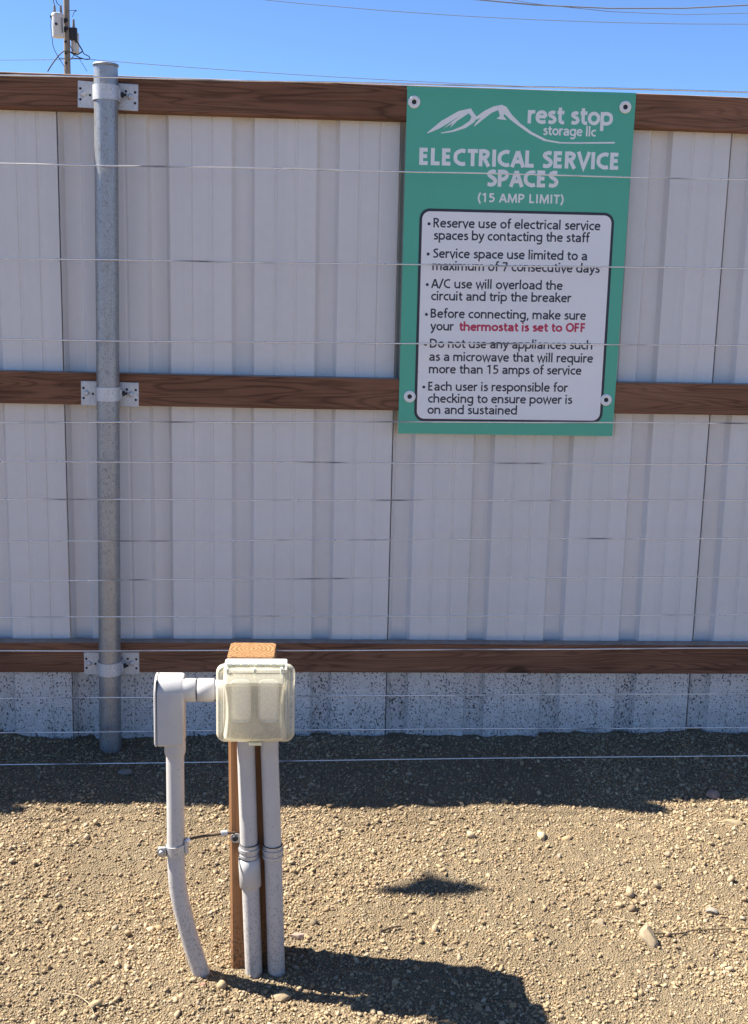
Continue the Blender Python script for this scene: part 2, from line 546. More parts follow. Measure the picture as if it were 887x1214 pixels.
# ------------------------------------------------------------------ metal fence
S0 = .27                                             # left edge of the sheet that starts left of the sign
FX0, FX1 = S0 - 5 * .9144, S0 + 5 * .9144
fence = empty('metal_fence', (S0, 0, 0), 'white ribbed metal fence with three brown timber rails', 'fence')

def sheet_profile():
    """one sheet seen from above: x along the wall, y depth (troughs go back)"""
    p = []; D = .0205
    def trough(x):
        p.extend([(x, 0), (x + .0012, .0006), (x + .0100, D - .0008), (x + .0112, D), (x + .0528, D), (x + .0540, D - .0008), (x + .0628, .0006), (x + .064, 0)])
    for k in range(4):
        x = k * .2286
        trough(x)
        a = x + .064
        for q in (.055, .110):
            p.extend([(a + q - .004, 0), (a + q - .001, .0024), (a + q + .003, .0024), (a + q + .006, 0)])
    p.append((.9144 - .0035, 0))
    return p
def make_sheet(x0, name='sheet'):
    prof = sheet_profile()
    # the sheet's right edge laps over the next sheet's first trough; a folded lip gives it its edge
    front = [(x0 + x, y) for x, y in prof]
    back = [(x0 + x, y + .0012) for x, y in prof]
    zs = [-.06, .4, .8, 1.2, 1.6, 1.818]
    m = MB()
    n = len(front)
    for lo, hi in ((0, n),):
        rows = []
        for z in zs:
            wob = lambda x: .0007 * math.sin(x * 5.1 + z * 3.0) + .0005 * math.sin(x * 13 + z * 5)
            rows.append([(x, y + wob(x), z) for x, y in front] + [(x, y + wob(x), z) for x, y in back[::-1]])
        k = len(rows[0])
        v = [q for r_ in rows for q in r_]
        f = []
        for a in range(len(zs) - 1):
            for i in range(k):
                f.append((a * k + i, a * k + (i + 1) % k, (a + 1) * k + (i + 1) % k, (a + 1) * k + i))
        m.add(v, f)
    # lap strip that runs on behind the next sheet, so the seam is a shaded gap and not an open slot
    xe = x0 + .9144
    m.box((xe - .012, .0250, -.06), (xe + .07, .0262, 1.815))
    m.box((xe - .0125, .0016, -.06), (xe - .0113, .0250, 1.815))
    return m.build(name, MT['sheet'], fence, (x0, 0, 0))
for k in range(-5, 5):
    make_sheet(S0 + k * .9144)

RT, RM, RB = (1.7395, 1.8290), (.9675, 1.0560), (.1995, .2890)
def rail(x0, x1, zr, dz=0.0):
    m = MB()
    n = max(2, int((x1 - x0) / .25)); ys = (-.0392, -.0012); z0, z1 = zr[0] + dz, zr[1] + dz
    e = .0035
    prof = [(ys[0] + e, z0), (ys[0] + e * .3, z0 + e * .3), (ys[0], z0 + e), (ys[0], z1 - e), (ys[0] + e * .3, z1 - e * .3), (ys[0] + e, z1),
            (ys[1], z1), (ys[1], z0)]
    v = []; f = []; k = len(prof)
    for i in range(n + 1):
        x = x0 + (x1 - x0) * i / n
        w = .0016 * math.sin(x * 1.9 + z0 * 11); t = .0010 * math.sin(x * 3.3 + z0 * 5)
        for y, z in prof:
            v.append((x, y + (t if y < -.02 else 0), z + w))
    for i in range(n):
        for j in range(k):
            f.append((i * k + j, i * k + (j + 1) % k, (i + 1) * k + (j + 1) % k, (i + 1) * k + j))
    m.add(v, f); m.add(v[:k], [tuple(range(k))]); m.add(v[-k:], [tuple(range(k))])
    return m.build('rail', MT['rail'], fence, ((x0 + x1) / 2, 0, (z0 + z1) / 2))
for zr, cuts, dz in ((RT, (FX0, -1.62, 2.03, FX1), 0), (RM, (FX0, -1.9, 1.75, FX1), 0), (RB, (FX0, -1.3, 2.35, FX1), 0)):
    for a, b in zip(cuts[:-1], cuts[1:]):
        rail(a + .002, b - .002, zr, dz)

PR = .0305; PY = -.0735
def post_x(z, xb): return xb + .025 * z / 1.85
def make_post(xb):
    m = MB(); n = 40
    pts = [(post_x(z, xb), PY, z) for z in (-.30, .2, .6, 1.0, 1.4, 1.8425)]
    m.tube(pts, PR, n, caps=False)
    # domed cap with a small rolled rim
    c = Vector(pts[-1]); L = []
    for r, dz in ((PR, 0), (PR + .0022, .0005), (PR + .0030, .003), (PR + .0022, .0058), (PR - .002, .0072), (PR - .012, .0085), (.004, .009)):
        L.append([(c.x + r * math.cos(2 * math.pi * k / n), c.y + r * math.sin(2 * math.pi * k / n), c.z + dz) for k in range(n)])
    v = [q for l in L for q in l]; f = []
    for i in range(len(L) - 1):
        for k in range(n):
            f.append((i * n + k, i * n + (k + 1) % n, (i + 1) * n + (k + 1) % n, (i + 1) * n + k))
    f.append(tuple((len(L) - 1) * n + k for k in range(n)))
    m.add(v, f, True)
    return m.build('post', MT['galv'], fence, (xb, PY, 0))

def make_bracket(xb, z, zs, tilt=0.0, zoff=.0):
    """plate on the rail, strap round the pipe"""
    x = post_x(z, xb)
    rot = Matrix.Translation((x, 0, z)) @ Matrix.Rotation(tilt, 4, 'Y') @ Matrix.Translation((-x, 0, -z))
    m = MB()
    for a, b in ((-.078, -.026), (.026, .078)):
        m.box((x + a, -.0422, z - .0335), (x + b, -.0394, z + .0335), .0012, 1, rot)
    m.box((x - .0262, -.0412, z - .0330), (x + .0262, -.0396, z + .0330), 0, 1, rot)
    pl = m.build('mounting_bracket', MT['plate'], fence, (x, -.04, z))
    # strap
    xs = post_x(zs, xb); m = MB()
    hs = .0185; Ro = PR + .0032; Ri = PR + .0005; n = 26
    outer = [(xs + Ro * math.cos(a), PY + Ro * math.sin(a)) for a in [R(12 - 204 * k / n) for k in range(n + 1)]]
    inner = [(xs + Ri * math.cos(a), PY + Ri * math.sin(a)) for a in [R(12 - 204 * k / n) for k in range(n + 1)]]
    outer = [(xs + Ro, -.0425)] + outer[1:-1] + [(xs - Ro, -.0425)]
    inner = [(xs + Ri, -.0425)] + inner[1:-1] + [(xs - Ri, -.0425)]
    v = []; q = len(outer)
    for o_, i_ in zip(outer, inner):
        v += [(o_[0], o_[1], zs - hs), (o_[0], o_[1], zs + hs), (i_[0], i_[1], zs + hs), (i_[0], i_[1], zs - hs)]
    f = []
    for k in range(q - 1):
        for j in range(4):
            f.append((k * 4 + j, k * 4 + (j + 1) % 4, (k + 1) * 4 + (j + 1) % 4, (k + 1) * 4 + j))
    f += [(0, 1, 2, 3), (4 * q - 4, 4 * q - 3, 4 * q - 2, 4 * q - 1)]
    m.add(v, f)
    m.box((xs + Ro - .0005, -.078, zs - .012), (xs + Ro + .0030, -.046, zs + .012), .0008, 1)
    m.build('strap', MT['plate'], pl)
    # clamp bolt on the right of the strap
    m = MB()
    m.tube([(xs + Ro + .001, -.060, zs), (xs + Ro + .0165, -.060, zs)], .0034, 10)
    m.tube([(xs + Ro + .0036, -.060, zs), (xs + Ro + .0095, -.060, zs)], .0068, 6, smooth=False)
    m.build('clamp_bolt', MT['dark'], pl)
    # screws: big heads and smaller nails
    for dx in (-.064, .058):
        m = MB(); p = rot @ Vector((x + dx, -.0423, z + .001))
        m.tube([p, p + Vector((0, -.0022, 0)), p + Vector((0, -.0036, 0))], [.0078, .0074, .0045], 14)
        m.build('screw', MT['plate'], pl)
    for dx, dz in ((-.071, .014), (-.071, -.013), (-.046, -.001), (.070, .013), (.070, -.014), (.046, .014)):
        m = MB(); p = rot @ Vector((x + dx, -.0423, z + dz))
        m.tube([p, p + Vector((0, -.0012, 0))], [.0036, .0028], 8)
        m.build('nail', MT['dark'], pl)

for xb in (-.5285, -2.15):
    make_post(xb)
    make_bracket(xb, 1.776, 1.777, R(1.6))
    make_bracket(xb, .9985, 1.002, R(.8))
    make_bracket(xb, .2285, .2280, 0.0)

# ------------------------------------------------------------------ lettering: stroke glyphs, unit = x-height
def cr(pts, n=7):
    P = [Vector((*p, 0)) for p in pts]
    if len(P) == 2: return P
    Q = [P[0] * 2 - P[1]] + P + [P[-1] * 2 - P[-2]]
    out = []
    for i in range(1, len(Q) - 2):
        a, b, c, d = Q[i - 1:i + 3]
        for k in range(n):
            t = k / n
            out.append(.5 * ((2 * b) + (c - a) * t + (2 * a - 5 * b + 4 * c - d) * t * t + (3 * b - a - 3 * c + d) * t ** 3))
    out.append(P[-1]); return out
def ell(cx, cy, rx, ry, a0, a1, n=16):
    return ('P', [(cx + rx * math.cos(R(a0 + (a1 - a0) * k / n)), cy + ry * math.sin(R(a0 + (a1 - a0) * k / n))) for k in range(n + 1)])
S = lambda *p: ('C', list(p))          # smooth curve
Pl = lambda *p: ('P', list(p))         # straight polyline
H = 1.40; A = 1.48
BOWL_R = S((.10, .72), (.22, .875), (.40, .905), (.60, .78), (.665, .50), (.60, .22), (.40, .095), (.22, .125), (.10, .28))
BOWL_L = S((.64, .72), (.52, .875), (.34, .905), (.15, .78), (.085, .50), (.15, .22), (.34, .095), (.52, .125), (.64, .28))
G = {
 'a': (.72, [S((.10, .80), (.22, .885), (.40, .90), (.55, .78), (.57, .55), (.57, .30), (.585, 0)), S((.56, .555), (.38, .53), (.20, .46), (.11, .28), (.20, .11), (.36, .10), (.50, .19), (.56, .33))]),
 'b': (.77, [Pl((.10, 0), (.10, A)), BOWL_R]),
 'c': (.60, [S((.56, .85), (.42, .90), (.24, .83), (.11, .64), (.10, .42), (.20, .19), (.38, .095), (.56, .14))]),
 'd': (.77, [Pl((.64, 0), (.64, A)), BOWL_L]),
 'e': (.71, [Pl((.15, .53), (.61, .53)), S((.60, .50), (.585, .72), (.50, .86), (.36, .905), (.18, .81), (.10, .56), (.12, .30), (.24, .13), (.42, .09), (.61, .15))]),
 'f': (.44, [S((.46, 1.41), (.34, 1.42), (.23, 1.32), (.20, 1.10), (.20, .6), (.20, 0)), Pl((.03, .91), (.42, .91))]),
 'g': (.77, [S((.64, 1.0), (.64, .5), (.64, .05), (.60, -.20), (.46, -.33), (.28, -.34), (.11, -.28)), BOWL_L]),
 'h': (.76, [Pl((.10, 0), (.10, A)), S((.10, .68), (.20, .85), (.36, .905), (.54, .83), (.61, .62), (.61, .3), (.61, 0))]),
 'i': (.28, [Pl((.11, 0), (.11, 1.0)), Pl((.11, 1.20), (.11, 1.42))]),
 'k': (.66, [Pl((.10, 0), (.10, A)), Pl((.12, .44), (.56, 1.0)), Pl((.26, .60), (.62, 0))]),
 'l': (.28, [Pl((.11, 0), (.11, A))]),
 'm': (1.15, [Pl((.10, 0), (.10, 1.0)), S((.10, .70), (.20, .86), (.34, .905), (.49, .82), (.54, .62), (.54, .3), (.54, 0)), S((.54, .70), (.65, .86), (.79, .905), (.95, .82), (1.0, .62), (1.0, .3), (1.0, 0))]),
 'n': (.76, [Pl((.10, 0), (.10, 1.0)), S((.10, .68), (.20, .85), (.36, .905), (.54, .83), (.61, .62), (.61, .3), (.61, 0))]),
 'o': (.77, [ell(.385, .50, .285, .405, 90, 450, 24)]),
 'p': (.77, [Pl((.10, -.42), (.10, 1.0)), BOWL_R]),
 'q': (.77, [Pl((.64, -.42), (.64, 1.0)), BOWL_L]),
 'r': (.47, [Pl((.10, 0), (.10, 1.0)), S((.10, .62), (.17, .80), (.29, .90), (.45, .90))]),
 's': (.55, [S((.46, .85), (.31, .905), (.16, .83), (.14, .68), (.26, .57), (.40, .46), (.455, .30), (.37, .135), (.22, .09), (.06, .15))]),
 't': (.47, [S((.20, 1.24), (.20, .8), (.20, .38), (.24, .17), (.34, .095), (.46, .115)), Pl((.03, .91), (.45, .91))]),
 'u': (.76, [Pl((.62, 0), (.62, 1.0)), S((.10, 1.0), (.10, .6), (.11, .34), (.19, .15), (.36, .095), (.52, .16), (.62, .34))]),
 'v': (.65, [Pl((.05, 1.0), (.325, .02), (.60, 1.0))]),
 'w': (.98, [Pl((.05, 1.0), (.27, .02), (.49, .96), (.71, .02), (.93, 1.0))]),
 'x': (.64, [Pl((.05, 1.0), (.59, 0)), Pl((.58, 1.0), (.05, 0))]),
 'y': (.65, [Pl((.05, 1.0), (.34, .05)), S((.60, 1.0), (.42, .35), (.30, -.05), (.20, -.26), (.06, -.34))]),
 'E': (.68, [Pl((.54, .10), (.12, .10), (.12, H - .10), (.52, H - .10)), Pl((.12, .73), (.49, .73))]),
 'L': (.66, [Pl((.12, H), (.12, .10), (.56, .10))]),
 'C': (.82, [S((.74, H - .16), (.56, H - .095), (.34, H - .18), (.16, 1.0), (.12, .70), (.16, .40), (.34, .18), (.56, .095), (.75, .15))]),
 'T': (.70, [Pl((.03, H - .10), (.67, H - .10)), Pl((.35, H - .1), (.35, 0))]),
 'R': (.76, [Pl((.12, 0), (.12, H)), S((.12, H - .10), (.34, H - .09), (.53, 1.20), (.56, 1.02), (.48, .82), (.32, .71), (.12, .69)), Pl((.33, .70), (.63, 0))]),
 'I': (.34, [Pl((.16, 0), (.16, H))]),
 'A': (.84, [Pl((.06, 0), (.41, H - .02)), Pl((.78, 0), (.43, H - .02)), Pl((.18, .44), (.66, .44))]),
 'S': (.68, [S((.58, H - .15), (.40, H - .09), (.20, H - .20), (.15, 1.03), (.27, .84), (.44, .68), (.56, .46), (.49, .20), (.30, .09), (.07, .15))]),
 'V': (.80, [Pl((.05, H), (.40, .03), (.75, H))]),
 'P': (.75, [Pl((.12, 0), (.12, H)), S((.12, H - .10), (.34, H - .09), (.56, 1.18), (.59, .97), (.52, .74), (.34, .61), (.12, .60))]),
 'M': (1.12, [Pl((.13, 0), (.19, H)), Pl((.99, 0), (.93, H)), Pl((.21, H - .05), (.56, .12), (.91, H - .05))]),
 'B': (.76, [Pl((.12, 0), (.12, H)), S((.12, H - .10), (.34, H - .09), (.52, 1.21), (.53, 1.00), (.42, .80), (.12, .74)), S((.12, .735), (.42, .72), (.58, .52), (.58, .32), (.45, .14), (.12, .10))]),
 'D': (.93, [Pl((.12, 0), (.12, H)), S((.12, H - .10), (.38, H - .10), (.66, 1.16), (.78, .72), (.66, .26), (.38, .10), (.12, .10))]),
 'O': (.97, [ell(.485, H / 2, .375, H / 2 - .09, 90, 450, 28)]),
 'F': (.67, [Pl((.12, 0), (.12, H - .10), (.54, H - .10)), Pl((.12, .70), (.50, .70))]),
 '1': (.70, [Pl((.10, H - .26), (.34, H - .08), (.40, H - .08)), Pl((.38, 0), (.38, H))]),
 '5': (.70, [Pl((.58, H - .10), (.20, H - .10), (.16, .76)), S((.16, .76), (.34, .80), (.54, .68), (.585, .46), (.49, .20), (.30, .09), (.08, .14))]),
 '7': (.70, [Pl((.06, H - .10), (.60, H - .10)), Pl((.58, H - .12), (.24, 0))]),
 '(': (.40, [S((.33, H + .06), (.17, 1.0), (.13, .60), (.18, .20), (.33, -.22))]),
 ')': (.40, [S((.07, H + .06), (.23, 1.0), (.27, .60), (.22, .20), (.07, -.22))]),
 '/': (.50, [Pl((.04, -.06), (.46, H + .04))]),
 ',': (.30, [Pl((.19, .14), (.09, -.24))]),
 ' ': (.34, []),
}
def ribbon(pts, hw):
    """mitred ribbon along a 2-D line: left and right rims"""
    Lr = []; n = len(pts)
    closed = (pts[0] - pts[-1]).length < 1e-6
    for i, p in enumerate(pts):
        a = pts[i - 1] if i else (pts[-2] if closed else None)
        b = pts[i + 1] if i < n - 1 else (pts[1] if closed else None)
        d0 = (p - a).normalized() if a is not None else None
        d1 = (b - p).normalized() if b is not None else None
        if d0 is None: d0 = d1
        if d1 is None: d1 = d0
        n0 = Vector((-d0.y, d0.x, 0)); n1 = Vector((-d1.y, d1.x, 0))
        m_ = (n0 + n1)
        m_ = m_.normalized() if m_.length > 1e-4 else n0
        k = hw / max(.42, m_.dot(n0))
        Lr.append((p + m_ * k, p - m_ * k))
    return Lr
def text_mesh(mb, txt, x0, z0, x1, z1, unit, weight, y, track=0.0):
    """lay txt on the sign from (x0,z0) to (x1,z1); unit = x-height in metres"""
    # ink extent of the centre lines, so the line fits its width exactly
    pen = 0.0; lo = 1e9; hi = -1e9
    for c in txt:
        for kind, pts in G[c][1]:
            for q in (cr(pts) if kind == 'C' else [Vector((*p, 0)) for p in pts]):
                lo = min(lo, pen + q.x); hi = max(hi, pen + q.x)
        pen += G[c][0] + track
    sx = ((x1 - x0) / unit - 2 * weight) / (hi - lo)
    u = Vector((x1 - x0, 0, z1 - z0)).normalized()
    w = Vector((-u.z, 0, u.x))
    pen = -lo + weight / sx
    for c in txt:
        a, strokes = G[c]
        for si, (kind, pts) in enumerate(strokes):
            line = cr(pts) if kind == 'C' else [Vector((*p, 0)) for p in pts]
            T = H if (c.isupper() or c.isdigit()) else 1.0
            fy = lambda q: weight + (q - .10) * (T - 2 * weight) / (T - .20) if .02 < q < T - .02 else q
            line = [Vector((q.x * sx, fy(q.y), 0)) for q in line]
            hw = weight * (1.12 if (c == 'i' and si == 1) else 1.0)
            rim = ribbon(line, hw)
            yy = y - .00009 * si
            vs = []
            for l, r_ in rim:
                for q in (l, r_):
                    P_ = Vector((x0, 0, z0)) + u * ((pen * sx + q.x) * unit) + w * (q.y * unit)
                    vs.append((P_.x, yy, P_.z))
            mb.add(vs, [(2 * k, 2 * k + 1, 2 * k + 3, 2 * k + 2) for k in range(len(rim) - 1)])
        pen += a + track

# ------------------------------------------------------------------ sign
SY = -.0400                                     # back of the sign, just off the rail faces
sign = empty('notice_sign', (.585, SY, .903), 'green and white sign about electrical service spaces on the metal fence', 'sign')
CX = [(.2792, 1.8265), (.8965, 1.8300), (.8885, .9035), (.2790, .9022)]
m = MB(); m.prism(CX, SY - .0028, SY)
m.build('sign_board', MT['green'], sign)
def rrect(c, rad, n=7):
    """rounded quad; corners TL TR BR BL"""
    out = []; cs = [Vector((*p, 0)) for p in c]
    for i, p in enumerate(cs):
        a = (cs[i - 1] - p).normalized(); b = (cs[(i + 1) % 4] - p).normalized()
        ce = p + (a + b) * rad
        for k in range(n + 1):
            t = k / n * math.pi / 2
            out.append(ce - b * rad * math.cos(t) - a * rad * math.sin(t))
    return [(q.x, q.y) for q in out]
F0 = SY - .0028
m = MB(); m.prism(rrect([(.3215, 1.5145), (.8570, 1.5165), (.8565, .9395), (.3225, .9372)], .028), F0 - .0004, F0 - .00005)
m.build('panel_border', MT['ink'], sign)
m = MB(); m.prism(rrect([(.3290, 1.5070), (.8495, 1.5090), (.8490, .9470), (.3300, .9447)], .021), F0 - .0008, F0 - .00045)
m.build('text_panel', MT['white'], sign)
TY = F0 - .0009; GY = F0 - .0003
m = MB()
text_mesh(m, 'ELECTRICAL SERVICE', .3165, 1.6268, .8640, 1.6300, .0318, .160, GY, .045)
text_mesh(m, 'SPACES', .4985, 1.5762, .6980, 1.5785, .0316, .160, GY, .045)
text_mesh(m, '(15 AMP LIMIT)', .4785, 1.5350, .7140, 1.5365, .0170, .138, GY, .06)
m.build('heading_lettering', MT['lettw'], sign)
m = MB()
text_mesh(m, 'rest stop', .6050, 1.7425, .8370, 1.7440, .0345, .132, GY, .02)
text_mesh(m, 'storage llc', .6475, 1.7140, .7945, 1.7142, .0183, .120, GY, .02)
m.build('company_name', MT['lettw'], sign)
EMB = [[(0.3351, 1.7098), (0.3724, 1.7413), (0.4187, 1.7683), (0.451, 1.776), (0.4469, 1.7643), (0.4273, 1.7589), (0.3992, 1.741), (0.3679, 1.7218), (0.3377, 1.7087)],
       [(0.4273, 1.7589), (0.4469, 1.7643), (0.4338, 1.7554), (0.4151, 1.7427), (0.3966, 1.7245), (0.4026, 1.7362), (0.3794, 1.7221), (0.4055, 1.7436)],
       [(0.451, 1.776), (0.4591, 1.7641), (0.4691, 1.7535), (0.46, 1.7399), (0.4382, 1.7252), (0.4066, 1.7145), (0.3735, 1.7092), (0.3734, 1.7116), (0.4032, 1.7186), (0.4284, 1.7298), (0.449, 1.7444), (0.453, 1.7548), (0.4444, 1.7643)],
       [(0.4615, 1.7515), (0.4876, 1.7711), (0.5127, 1.7834), (0.533, 1.7877), (0.546, 1.7833), (0.5617, 1.7632), (0.5852, 1.742), (0.6185, 1.7205), (0.6582, 1.7028), (0.6974, 1.6972), (0.7493, 1.6982), (0.8455, 1.7024), (0.8458, 1.6981), (0.7495, 1.6945), (0.6943, 1.6935), (0.6519, 1.6989), (0.6122, 1.716), (0.579, 1.7364), (0.5558, 1.7521), (0.5477, 1.7597), (0.5404, 1.7649), (0.5394, 1.7588), (0.5488, 1.7494), (0.5334, 1.7501), (0.5205, 1.7521), (0.5298, 1.7585), (0.5246, 1.7741), (0.507, 1.7663), (0.4884, 1.7517), (0.4605, 1.729), (0.4646, 1.7382), (0.4781, 1.7532), (0.468, 1.748)]]
m = MB()
for k, q in enumerate(EMB):
    m.prism(q, GY - .0001 - .00008 * k, GY)
m.build('mountain_logo', MT['lettw'], sign)
LN = [('Reserve use of electrical service', .3600, 1.4650, .8200, 1.4690), ('spaces by contacting the staff', .3608, 1.4325, .7936, 1.4362),
      ('Service space use limited to a', .3603, 1.3845, .7875, 1.3878), ('maximum of 7 consecutive days', .3607, 1.3515, .8249, 1.3550),
      ('A/C use will overload the', .3587, 1.3035, .7238, 1.3065), ('circuit and trip the breaker', .3598, 1.2706, .7515, 1.2735),
      ('Before connecting, make sure', .3602, 1.2232, .7936, 1.2265), ('your', .3599, 1.1888, .4271, 1.1894),
      ('Do not use any appliances such', .3605, 1.1415, .8164, 1.1455), ('as a microwave that will require', .3597, 1.1055, .8205, 1.1092),
      ('more than 15 amps of service', .3601, 1.0712, .7896, 1.0748), ('Each user is responsible for', .3597, 1.0232, .7552, 1.0264),
      ('checking to ensure power is', .3600, .9898, .7681, .9930), ('on and sustained', .3596, .9585, .6123, .9602)]
BUL = [(.3480, 1.4740), (.3482, 1.3940), (.3482, 1.3125), (.3485, 1.2320), (.3485, 1.1505), (.3475, 1.0330)]
for rule, (bx_, bz_) in zip(((0, 1), (2, 3), (4, 5), (6, 7), (8, 9, 10), (11, 12, 13)), BUL):
    m = MB()
    for i in rule:
        t, x0, z0, x1, z1 = LN[i]
        text_mesh(m, t, x0, z0, x1, z1, .0178, .118, TY, .02)
    m.prism([(bx_ + .0042 * math.cos(2 * math.pi * k / 14), bz_ + .0042 * math.sin(2 * math.pi * k / 14)) for k in range(14)], TY - .0001, TY)
    m.build('rule_text', MT['ink'], sign)
m = MB(); text_mesh(m, 'thermostat is set to OFF', .4385, 1.1892, .7955, 1.1930, .0178, .150, TY, .02)
m.build('red_warning_text', MT['red'], sign)
for x, z in ((.2982, 1.7870), (.8685, 1.7925), (.3085, 1.0060), (.8640, 1.0060)):
    m = MB(); n = 28
    L = [[(x + r * math.cos(2 * math.pi * k / n), F0 + dy, z + r * math.sin(2 * math.pi * k / n)) for k in range(n)]
         for r, dy in ((.0165, -.0009), (.0165, -.0022), (.0148, -.0036), (.0080, -.0040), (.0062, -.0025))]
    v = [q for l in L for q in l]
    f = [(i * n + k, i * n + (k + 1) % n, (i + 1) * n + (k + 1) % n, (i + 1) * n + k) for i in range(4) for k in range(n)]
    m.add(v, f, True)
    w = m.build('washer', MT['washer'], sign)
    m = MB(); m.tube([(x, F0 - .0010, z), (x, F0 - .0030, z), (x, F0 - .0042, z)], [.0064, .0060, .0034], 12)
    m.build('screw_head', MT['dark'], w)

# ------------------------------------------------------------------ wire fence in front of the metal one
WY = -.135
wf = empty('wire_fence', (.2, WY, 0), 'thin smooth bare wires strung level in front of the white metal fence', 'wire fence')
# height at x=-.78 and at x=1.22
WZ = [(1.803, 1.826), (1.588, 1.606), (1.350, 1.375), (1.145, 1.167), (.928, .956), (.820, .843), (.719, .739), (.605, .629),
      (.495, .519), (.390, .408), (.294, .307), (.160, .170), (.058, .067), (-.062 + .001, -.040)]
WZ[-1] = (.0, .0)
for i, (a, b) in enumerate(WZ[:-1]):
    m = MB(); pts = []
    for k in range(-20, 31):
        x = k * .16
        t = (x + .78) / 2.0
        z = a + (b - a) * min(1.6, max(-.6, t)) + .0016 * math.sin(x * 2.3 + i * 1.7) + .0007 * math.sin(x * 9.1 + i * 2.9)
        pts.append((x, WY + .002 * math.sin(x * 1.4 + i * 2.1), z))
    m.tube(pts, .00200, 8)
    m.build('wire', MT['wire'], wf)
# the lowest strand, just over the gravel
m = MB(); pts = []
for k in range(-20, 31):
    x = k * .16
    t = (x + .78) / 2.0
    pts.append((x, WY - .10, .006 + .016 * min(1.6, max(-.6, t)) + .0012 * math.sin(x * 3.0)))
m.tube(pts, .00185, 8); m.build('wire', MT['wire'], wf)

# ------------------------------------------------------------------ power pedestal
ped = empty('power_pedestal', (-.08, -1.165, -.015), 'grey conduit power pedestal on a short cedar post with a clear yellowed outlet cover', 'power pedestal')
PW = Vector((-.08, -1.165, -.015))
def ped_wood():
    # square post, slightly turned, top at .615
    yaw = Matrix.Rotation(R(-1.5), 4, 'Z')
    o = Vector((-.0835, -1.165, 0))
    m = MB(); z1 = .6115; hw = .0438
    lean = lambda z: .006 * (z1 - z) / .6
    b = bmesh.new(); rings = []
    e = .005
    prof = [(-hw + e, 0), (hw - e, 0), (hw, e), (hw, .089 - e), (hw - e, .089), (-hw + e, .089), (-hw, .089 - e), (-hw, e)]
    v = []; f = []; zs = [-.20, .0, .2, .4, z1]
    for z in zs:
        for x, y in prof:
            p = yaw @ Vector((x, y, 0)) + o
            v.append((p.x + lean(z), p.y, z))
    k = len(prof)
    for i in range(len(zs) - 1):
        for j in range(k):
            f.append((i * k + j, i * k + (j + 1) % k, (i + 1) * k + (j + 1) % k, (i + 1) * k + j))
    m.add(v, f)
    w = m.build('wooden_post', MT['postwood'], ped)
    top = [Vector(q) for q in v[-k:]]; c = sum(top, Vector()) / k
    m = MB()
    m.add([tuple(q) for q in top] + [tuple(c + (q - c) * .975 + Vector((0, 0, .0012))) for q in top],
          [(j, (j + 1) % k, k + (j + 1) % k, k + j) for j in range(k)] + [tuple(range(k, 2 * k))])
    m.build('sawn_top', MT['endgrain'], w, (c.x, c.y - .0445, c.z))
    b.free()
ped_wood()

CYP = -1.1835                                     # axis depth of the conduits
CR = .0167
# two straight conduits up into the box
m = MB(); m.tube([(-.0905, CYP, .50), (-.0910, CYP, .436), (-.0850, CYP, .245), (-.0795, CYP, .10), (-.0725, CYP - .002, -.08)], CR, 28)
c1 = m.build('conduit', MT['pvc'], ped)
m = MB(); m.tube([(-.0470, CYP, .50), (-.0473, CYP, .436), (-.0395, CYP, .23), (-.0345, CYP, .08), (-.0295, CYP - .002, -.08)], CR, 28)
c2 = m.build('conduit', MT['pvc'], ped)
# slip coupling on the middle one
m = MB()
m.tube([(-.0845, CYP, .222), (-.0843, CYP, .2195), (-.0838, CYP, .201), (-.0818, CYP, .163), (-.0816, CYP, .1605)], [.0170, .0204, .0207, .0207, .0178], 28)
m.build('coupling', MT['pvcclean'], c1)
# galvanised straps over each conduit, with a rib and a flange
def strap(cx, cz, parent, left_tab):
    m = MB(); n = 22
    for hz, r0, r1, dz in ((.0135, CR + .0004, CR + .0019, 0), (.0030, CR + .0015, CR + .0036, .0030), (.0022, CR + .0015, CR + .0030, -.0085)):
        v = []; q = n + 1
        for k in range(n + 1):
            a = R(18 - 216 * k / n)
            for r_, z_ in ((r1, -hz), (r1, hz), (r0, hz), (r0, -hz)):
                v.append((cx + r_ * math.cos(a), CYP + r_ * math.sin(a), cz + dz + z_))
        f = [(k * 4 + j, k * 4 + (j + 1) % 4, (k + 1) * 4 + (j + 1) % 4, (k + 1) * 4 + j) for k in range(n) for j in range(4)]
        f += [(0, 1, 2, 3), (4 * n, 4 * n + 1, 4 * n + 2, 4 * n + 3)]
        m.add(v, f)
    if left_tab:
        t = []
        for k in range(13):
            a = R(90 + 180 * k / 12)
            t.append((cx - .0275 + .0092 * math.cos(a), cz + .0165 + .0092 * math.sin(a)))
        t += [(cx - .0155, cz + .0060), (cx - .0155, cz + .0260)]
        m.prism(t, -1.1685, -1.1665)
    s = m.build('pipe_strap', MT['conn'], parent)
    n = 20
    for zz in ((cz + .0142,) if not left_tab else (cz + .0142, cz - .0142)):
        m = MB()
        m.tube([(cx + (CR + .0012) * math.cos(R(20 - 220 * k / n)), CYP + (CR + .0012) * math.sin(R(20 - 220 * k / n)), zz) for k in range(n + 1)], .0009, 6)
        m.build('rubber_edge', MT['black'], s)
    if left_tab:
        m = MB(); m.tube([(cx - .0275, -1.1685, cz + .0165), (cx - .0275, -1.1712, cz + .0165), (cx - .0275, -1.1722, cz + .0165)], [.0058, .0056, .003], 12)
        m.build('screw', MT['dark'], s)
strap(-.0848, .2360, c1, True)
strap(-.0398, .2330, c2, False)

